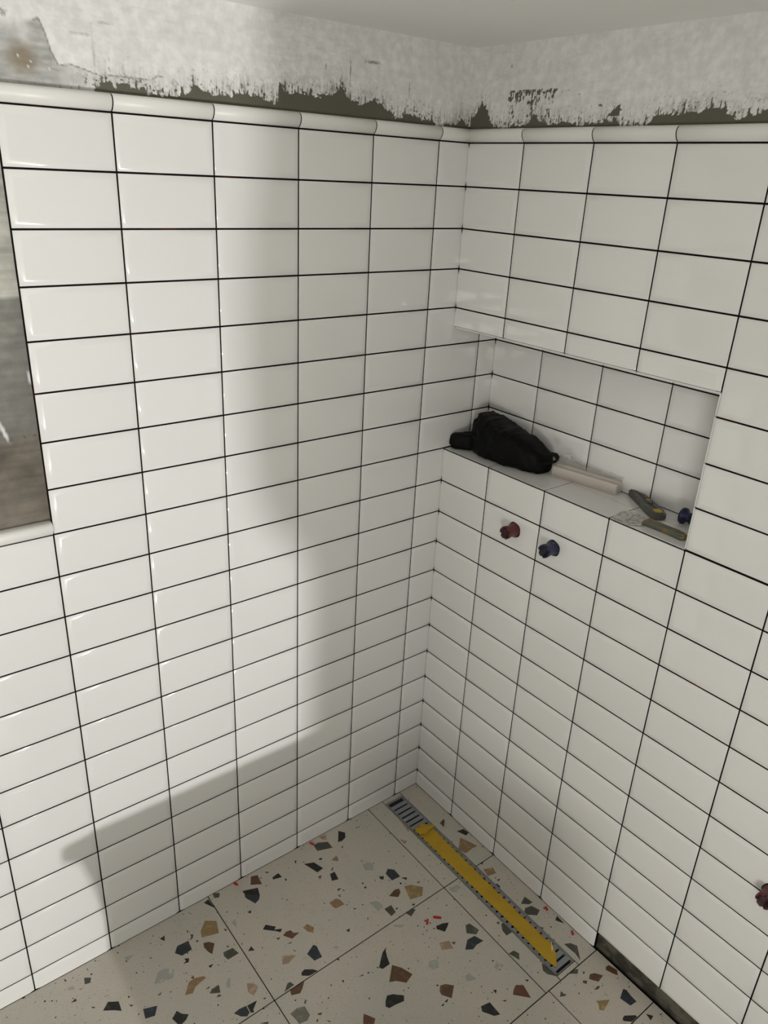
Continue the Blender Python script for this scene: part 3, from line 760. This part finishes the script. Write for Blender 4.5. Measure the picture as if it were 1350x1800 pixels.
o_ = obj('crumpled_end', crumple([(x+0.12, y+0.47) for x, y in ((-.155,-.184),(-.150,-.168),(-.128,-.170),(-.121,-.158),(-.106,-.160),(-.101,-.176),(-.085,-.186),(-.084,-.198),(-.103,-.199),(-.13,-.205),(-.146,-.198))], 0.010, 9), M['film'], fl)
md = o_.modifiers.new('t', 'SOLIDIFY'); md.thickness = 0.0003
o_ = obj('curled_corner', crumple([(x+0.12, y+0.47) for x, y in ((-.092,-.714),(-.096,-.722),(-.107,-.737),(-.113,-.736),(-.108,-.727))], 0.009, 19, 2), M['film_back'], fl)
md = o_.modifiers.new('t', 'SOLIDIFY'); md.thickness = 0.0003

# ---------------------------------------------------------------- plastic clip stubs on the floor
def clip_stub(loc, ang, ln, label, tee=False):
    e = bmesh.new(); P = [(-ln/2, -.0028), (-ln/6, -.0036), (ln/2, -.0026), (ln/2+.001, .002), (ln/8, .0034), (-ln/2, .0026)]
    poly_prism(e, P, 0, 0.003)
    if tee: poly_prism(e, [(0, .002), (.003, .0018), (.0045, .0085), (.0015, .009)], 0, 0.0026)
    bmesh.ops.bevel(e, geom=e.edges[:], offset=0.0005, segments=1)
    o = obj('clip_stub', e, M['redclip']); o.location = (*loc, 0.0006); o.rotation_euler = (0.0, 0, ang)
    tag(o, label, 'plastic scrap', 'broken red tile clips on the floor')
clip_stub((-.732, -.0125), -1.2, .014, 'broken red plastic tile clip at the left wall, above two dark chips')
clip_stub((-.4585, -.0165), -1.1, .016, 'broken red plastic tile clip at the left wall, beside a long grey chip')
clip_stub((-.3394, -.4532), .75, .017, 'red plastic clip scrap lying flat on the open floor, left of the black chip', True)
clip_stub((-.3060, -.4590), -.75, .024, 'red plastic clip scrap overlapping a black terrazzo chip')
clip_stub((-.0165, -.6295), 1.1, .012, 'red plastic clip scrap between drain and right wall, nearer the corner', True)
clip_stub((-.0170, -.7290), 1.0, .013, 'red plastic clip scrap between drain and right wall, at the mortar end')

# ---------------------------------------------------------------- pipe plugs
def plug_bm(seg=48, notch=6, waist=0.0158, R=0.0180, Ln=0.041):
    bm = bmesh.new()
    prof = [(0.0195, 0), (0.0195, 0.007), (waist+0.001, 0.010), (waist, 0.016), (waist+0.0012, 0.028), (R, 0.033), (R, Ln), (R-0.0032, Ln), (R-0.0036, 0.024), (0.002, 0.022)]
    rings = []
    for r, z in prof:
        ring = []
        for i in range(seg):
            a = i*2*math.pi/seg; zz = z
            if z == Ln and (i % (seg//notch)) in (0, 1): zz = Ln-0.0042
            rr = r*(1+0.02*math.sin(3*a+1))
            ring.append(bm.verts.new((rr*math.cos(a), rr*math.sin(a), zz)))
        rings.append(ring)
    for a, b in zip(rings, rings[1:]):
        for i in range(seg): j = (i+1) % seg; bm.faces.new((a[i], a[j], b[j], b[i]))
    f = bm.faces.new(rings[-1]); f.material_index = 1; bm.faces.new(rings[0][::-1])
    bm.faces.ensure_lookup_table()
    for f in bm.faces[seg*7:seg*9]: f.material_index = 1
    return smooth_bm(bm)
plug_me = {}
M['inside_red'] = mat('red_plastic_shaded', (0.030, 0.005, 0.004), 0.6)  # darker copy of the red: shade inside the plug put into the colour
M['inside_blue'] = mat('blue_plastic_shaded', (0.006, 0.007, 0.018), 0.6)  # same for the blue, darkened for the shaded hollow
def plug(y, z, color, label, roll):
    e = empty('pipe_plug', (0, y, z), label, 'pipe plug', 'plugs closing the water outlets in the right wall')
    m = frame(Vector((0.0, 0, 0)), (0, -1, 0), (0, 0, 1)) @ Matrix.Rotation(roll, 4, 'Z')
    bm = plug_bm(); o = obj('plug_body', bm, M[color], e, m); o.data.materials.append(M['inside_'+color])
    b = bmesh.new(); n = 36; a = []; c = []
    for i in range(n):
        t = i*2*math.pi/n; q = 0.0222 + 0.0006*math.sin(5*t); a.append(b.verts.new((q*math.cos(t), q*math.sin(t), 0.0038))); c.append(b.verts.new((0.018*math.cos(t), 0.018*math.sin(t), 0.0036)))
    for i in range(n): j = (i+1) % n; b.faces.new((a[i], a[j], c[j], c[i]))
    obj('drilled_hole_rim', b, M['hole'], e, m)
plug(-0.308, H-0.954, 'red', 'dark red notched pipe plug under the ledge, left of the blue one', 0.4)
plug(-0.445, H-0.952, 'blue', 'navy blue notched pipe plug in the wall below the ledge', 0.2)
plug(-1.169, H-1.502, 'red', 'dark red pipe plug low on the right wall, cut by the picture edge', 0.5)

# ---------------------------------------------------------------- things on the ledge
TZ = LZ + 0.0002
def loft(st, seg=28, crush=0.0, seed=1, power=2.4, caps=True):
    """st: list of (cx, cy, cz, ax, az, lean) stations along -y; section in the x-z plane"""
    bm = bmesh.new(); rings = []
    for (cx, cy, cz, ax, az, ln) in st:
        ring = []
        for i in range(seg):
            a = 2*math.pi*i/seg; c, s = math.cos(a), math.sin(a)
            px = math.copysign(abs(c)**(2/power), c)*ax; pz = math.copysign(abs(s)**(2/power), s)*az
            n1 = float(fbm(np.array([a*0.12+cy]), np.array([cy*1.3+cx]), seed, 22, 3)[0])
            k = 1 + crush*n1
            ring.append(bm.verts.new((cx+px*k+ln*pz, cy+0.02*crush*n1, max(TZ+0.0002, cz+pz*k))))
        rings.append(ring)
    for a, b in zip(rings, rings[1:]):
        for i in range(seg): j = (i+1) % seg; bm.faces.new((a[i], b[i], b[j], a[j]))
    if caps: bm.faces.new(rings[0]); bm.faces.new(rings[-1][::-1])
    bmesh.ops.recalc_face_normals(bm, faces=bm.faces)
    return smooth_bm(bm)
def resample(keys, n):
    t = np.linspace(0, len(keys)-1, n); K = np.array(keys, float); i = np.clip(t.astype(int), 0, len(keys)-2); f = (t-i)[:, None]; f = f*f*(3-2*f)*0.5+f*0.5
    return (K[i]*(1-f)+K[i+1]*f).tolist()
bag = empty('tool_pouch', (0.08, -0.18, TZ), 'crumpled black fabric tool pouch lying at the left end of the ledge', 'pouch')
bi = Matrix.Translation((-0.08, 0.18, -TZ))
body = [(.100,-.048,TZ+.053,.024,.044,0.1),(.096,-.056,TZ+.054,.046,.054,.15),(.092,-.085,TZ+.053,.056,.054,.12),(.088,-.120,TZ+.052,.061,.053,.1),(.086,-.160,TZ+.050,.063,.050,.05),(.086,-.200,TZ+.046,.059,.047,.0),(.088,-.240,TZ+.041,.050,.042,0),(.092,-.275,TZ+.034,.042,.035,0),(.096,-.298,TZ+.027,.036,.027,0),(.098,-.308,TZ+.022,.022,.018,0)]
obj('pouch_body', loft(resample(body, 64), 44, 0.17, 3, 3.4), M['black'], bag, bi)
neck = [(.045,-.006,TZ+.022,.016,.014,0),(.044,-.010,TZ+.024,.030,.022,0),(.044,-.026,TZ+.025,.033,.025,0),(.052,-.045,TZ+.026,.030,.024,0),(.062,-.062,TZ+.028,.028,.024,0),(.070,-.072,TZ+.028,.02,.02,0)]
obj('pouch_flap', loft(resample(neck, 26), 28, 0.22, 8, 3.2), M['black'], bag, bi)
def ribbon(pts, w, th, side=(1, 0, 0)):
    bm = bmesh.new(); s = Vector(side).normalized(); prev = None; n = len(pts)
    for i, p in enumerate(pts):
        p = Vector(p); d = (Vector(pts[min(i+1, n-1)])-Vector(pts[max(i-1, 0)])).normalized(); nn = s.cross(d).normalized()
        r = [bm.verts.new(p+s*a*w/2+nn*b*th/2) for a, b in ((-1,-1),(1,-1),(1,1),(-1,1))]
        if prev:
            for k_ in range(4): j = (k_+1) % 4; bm.faces.new((prev[k_], prev[j], r[j], r[k_]))
        else: bm.faces.new(r[::-1])
        prev = r
    bm.faces.new(prev); bmesh.ops.recalc_face_normals(bm, faces=bm.faces); return bm
obj('strap_loop', ribbon([(.088,-.286,TZ+.050),(.088,-.305,TZ+.056),(.088,-.325,TZ+.064),(.087,-.340,TZ+.066),(.085,-.350,TZ+.060),(.083,-.350,TZ+.053),(.080,-.338,TZ+.046),(.078,-.320,TZ+.039),(.076,-.300,TZ+.034),(.075,-.288,TZ+.030)], 0.014, 0.0035, (1, 0.15, 0.35)), M['strap'], bag, bi)
obj('seam_strap', ribbon([(.038,-.070,TZ+.062),(.033,-.085,TZ+.055),(.031,-.105,TZ+.049),(.031,-.125,TZ+.044),(.034,-.140,TZ+.040)], 0.007, 0.003, (0.2, 0.4, 1)), M['strap'], bag, bi)

# bundle of white strips
bd = empty('strip_bundle', (0.135, -0.408, TZ), 'bundle of short white plastic strips in clear wrap, between pouch and utility knife', 'plastic strips')
ax = Vector((0.034, -0.196, 0)).normalized(); LN = 0.199
Bx = Matrix((ax, (Vector((0,0,1)).cross(ax)), (0, 0, 1))).transposed().to_4x4()          # X along, Y sideways, Z up
def bar_profile(y0, y1, h, ln0, ln1):
    bm = bmesh.new(); r = min(0.003, (y1-y0)/2.2); P = [(y0, 0.0004), (y1, 0.0004), (y1, h-r), (y1-r*.3, h-r*.3), (y1-r, h), (y0+r, h), (y0+r*.3, h-r*.3), (y0, h-r)]
    a = [bm.verts.new((ln0, y, z)) for y, z in P]; b = [bm.verts.new((ln1, y, z)) for y, z in P]
    bm.faces.new(a[::-1]); bm.faces.new(b)
    for i in range(len(P)): j = (i+1) % len(P); bm.faces.new((a[i], a[j], b[j], b[i]))
    bmesh.ops.recalc_face_normals(bm, faces=bm.faces); return bm
s_ = 1
for i, (a, b, h, l0, l1) in enumerate(((-.019, -.0065, .0275, -LN/2+.012, LN/2), (-.0058, .0018, .0315, -LN/2+.014, LN/2-.003), (.0026, .0100, .0310, -LN/2+.012, LN/2+.001), (.0108, .0180, .0275, -LN/2+.013, LN/2-.002))):
    obj('strip', bar_profile(a, b, h, l0, l1), M['pvc'], bd, Bx)
def wrap_sheet():
    n, m = 46, 22; V = []; F = []
    for i in range(n+1):
        u = i/n; x = -LN/2+0.008 + u*(LN-0.004)
        for j in range(m+1):
            t = j/m; a = np.array([x]); b = np.array([t*0.09])
            w = float(fbm(a, b, 301, 48, 4)[0]); w2 = float(fbm(a, b, 305, 110, 3)[0])
            bulge = 0.032*math.exp(-((u-0.14)/0.12)**2)*sm(np.array([t*1.6]))[0] + 0.006
            if t < 0.25: y = -.0205; z = 0.001 + t/0.25*0.028
            elif t < 0.62: q = (t-.25)/.37; y = -.0205 + q*.036; z = 0.033 + bulge*(0.3+q)*(0.7+0.9*w)
            else: q = (t-.62)/.38; y = .0155 + q*.010 + .003*w; z = (0.033 + bulge*1.3*(0.7+0.9*w))*(1-q)+0.001
            V.append((x+0.004*w2, y+0.003*w2*(t > .2), max(0.0008, z+0.003*w2*(t > .25))))
    for i in range(n):
        for j in range(m): a = i*(m+1)+j; F.append((a, a+1, a+m+2, a+m+1))
    me = bpy.data.meshes.new('clear_wrap'); me.from_pydata(V, [], F); smooth(me); return me
obj('clear_wrap', wrap_sheet(), M['wrap'], bd, Bx)

# utility knife
kn = empty('utility_knife', (0.138, -0.595, TZ), 'grey snap-off utility knife with yellow slider lying diagonally on the ledge', 'knife')
kd = Vector((0.092-0.186, -0.672+0.515, 0)).normalized(); KB = Matrix((kd, Vector((0,0,1)).cross(kd), (0, 0, 1))).transposed().to_4x4()
def flat_body(P, z0, z1, bev=0.002, seg=2):
    bm = bmesh.new(); poly_prism(bm, P, z0, z1); bm.faces.new([v for v in bm.verts if abs(v.co.z-z0) < 1e-7][::-1]) if False else None
    top = [e for e in bm.edges if abs(e.verts[0].co.z-z1) < 1e-7 and abs(e.verts[1].co.z-z1) < 1e-7]
    bmesh.ops.bevel(bm, geom=top, offset=bev, segments=seg, affect='EDGES'); return smooth_bm(bm) if False else bm
obj('handle', flat_body([(-.088,-.006),(-.070,-.0125),(-.030,-.0145),(.010,-.0165),(.045,-.0195),(.072,-.019),(.084,-.014),(.088,-.004),(.087,.008),(.080,.016),(.060,.0175),(.020,.015),(-.030,.0135),(-.068,.012),(-.088,.005)], 0.0005, 0.0175, 0.004, 3), M['knifegrey'], kn, KB)
obj('slot', flat_body([(-.080,-.003),(.056,-.0035),(.060,0),(.056,.0035),(-.080,.003)], 0.0165, 0.0182, 0.0003, 1), M['knifedark'], kn, KB)
sl = obj('slider', flat_body([(.004,-.005),(.026,-.0055),(.030,0),(.026,.0055),(.004,.005)], 0.0175, 0.0225, 0.0012, 2), M['knifegrey'], kn, KB)
obj('slider_stripe', flat_body([(.009,-.0045),(.015,-.0048),(.015,.0048),(.009,.0045)], 0.0222, 0.0232, 0.0003, 1), M['yellow'], sl)
obj('end_button', flat_body([(.058,-.008),(.066,-.012),(.077,-.011),(.081,-.002),(.078,.007),(.066,.009),(.059,.003)], 0.0172, 0.0190, 0.0008, 2), M['yellow'], kn, KB)
obj('blade', flat_body([(-.104,-.004),(-.086,-.0045),(-.086,.0045),(-.098,.0045)], 0.008, 0.0088, 0.0002, 1), M['blade'], kn, KB)

# putty knife
pk = empty('putty_knife', (0.045, -0.665, TZ), 'dirty putty knife with worn yellow-green handle at the front edge of the ledge', 'putty knife')
pm_ = Matrix.Translation((-0.045, 0.665, 0))
def shifted(P): return [(x-0.045, y+0.665) for x, y in P]
bl = obj('blade', flat_body(shifted([(.003,-.601),(.012,-.594),(.055,-.585),(.074,-.593),(.079,-.617),(.073,-.640),(.062,-.655),(.052,-.664),(.036,-.669),(.020,-.662),(.004,-.645)]), 0.0006, 0.0016, 0.0003, 1), M['blade'], pk)
for (cx, cy, r, s) in ((.040,-.612,.017,1),(.058,-.630,.014,2),(.024,-.640,.012,3),(.060,-.602,.010,4)):
    P = [(cx-.045+r*(1+.35*math.sin(2.3*a*s+s))*math.cos(a), cy+.665+r*(0.75+.3*math.cos(3*a+s))*math.sin(a)) for a in [i*6.283/12 for i in range(12)]]
    obj('dried_plaster', flat_body(P, 0.0014, 0.0026, 0.0006, 1), M['plaster_blob'], bl)
hd = Vector((0.044-0.045, -0.762+0.662, 0)).normalized(); HB = Matrix((hd, Vector((0,0,1)).cross(hd), (0,0,1))).transposed().to_4x4()
obj('handle', flat_body([(-.006,-.012),(.010,-.0115),(.040,-.010),(.075,-.0105),(.094,-.012),(.102,-.006),(.103,.004),(.096,.011),(.075,.0105),(.040,.0095),(.010,.011),(-.006,.013)], 0.0006, 0.0135, 0.004, 3), M['puttyhandle'], pk, HB)

# loose blue plug
sp_ = empty('loose_plug', (0.128, -0.722, TZ+0.0188), 'loose deep blue plastic pipe plug at the right end of the ledge', 'pipe plug')
m_ = frame(Vector((0, -0.018, 0)) - Vector((0, -0.040, 0)), (1, 0, 0), (0, 0, 1)) 
o_ = obj('plug_body', plug_bm(32, 8, 0.0118, 0.0180, 0.040), M['blueplug'], sp_, Matrix.Translation((0, 0.020, 0)) @ Matrix.Rotation(math.radians(90), 4, 'X'))
o_.data.materials.append(M['inside_blue'])
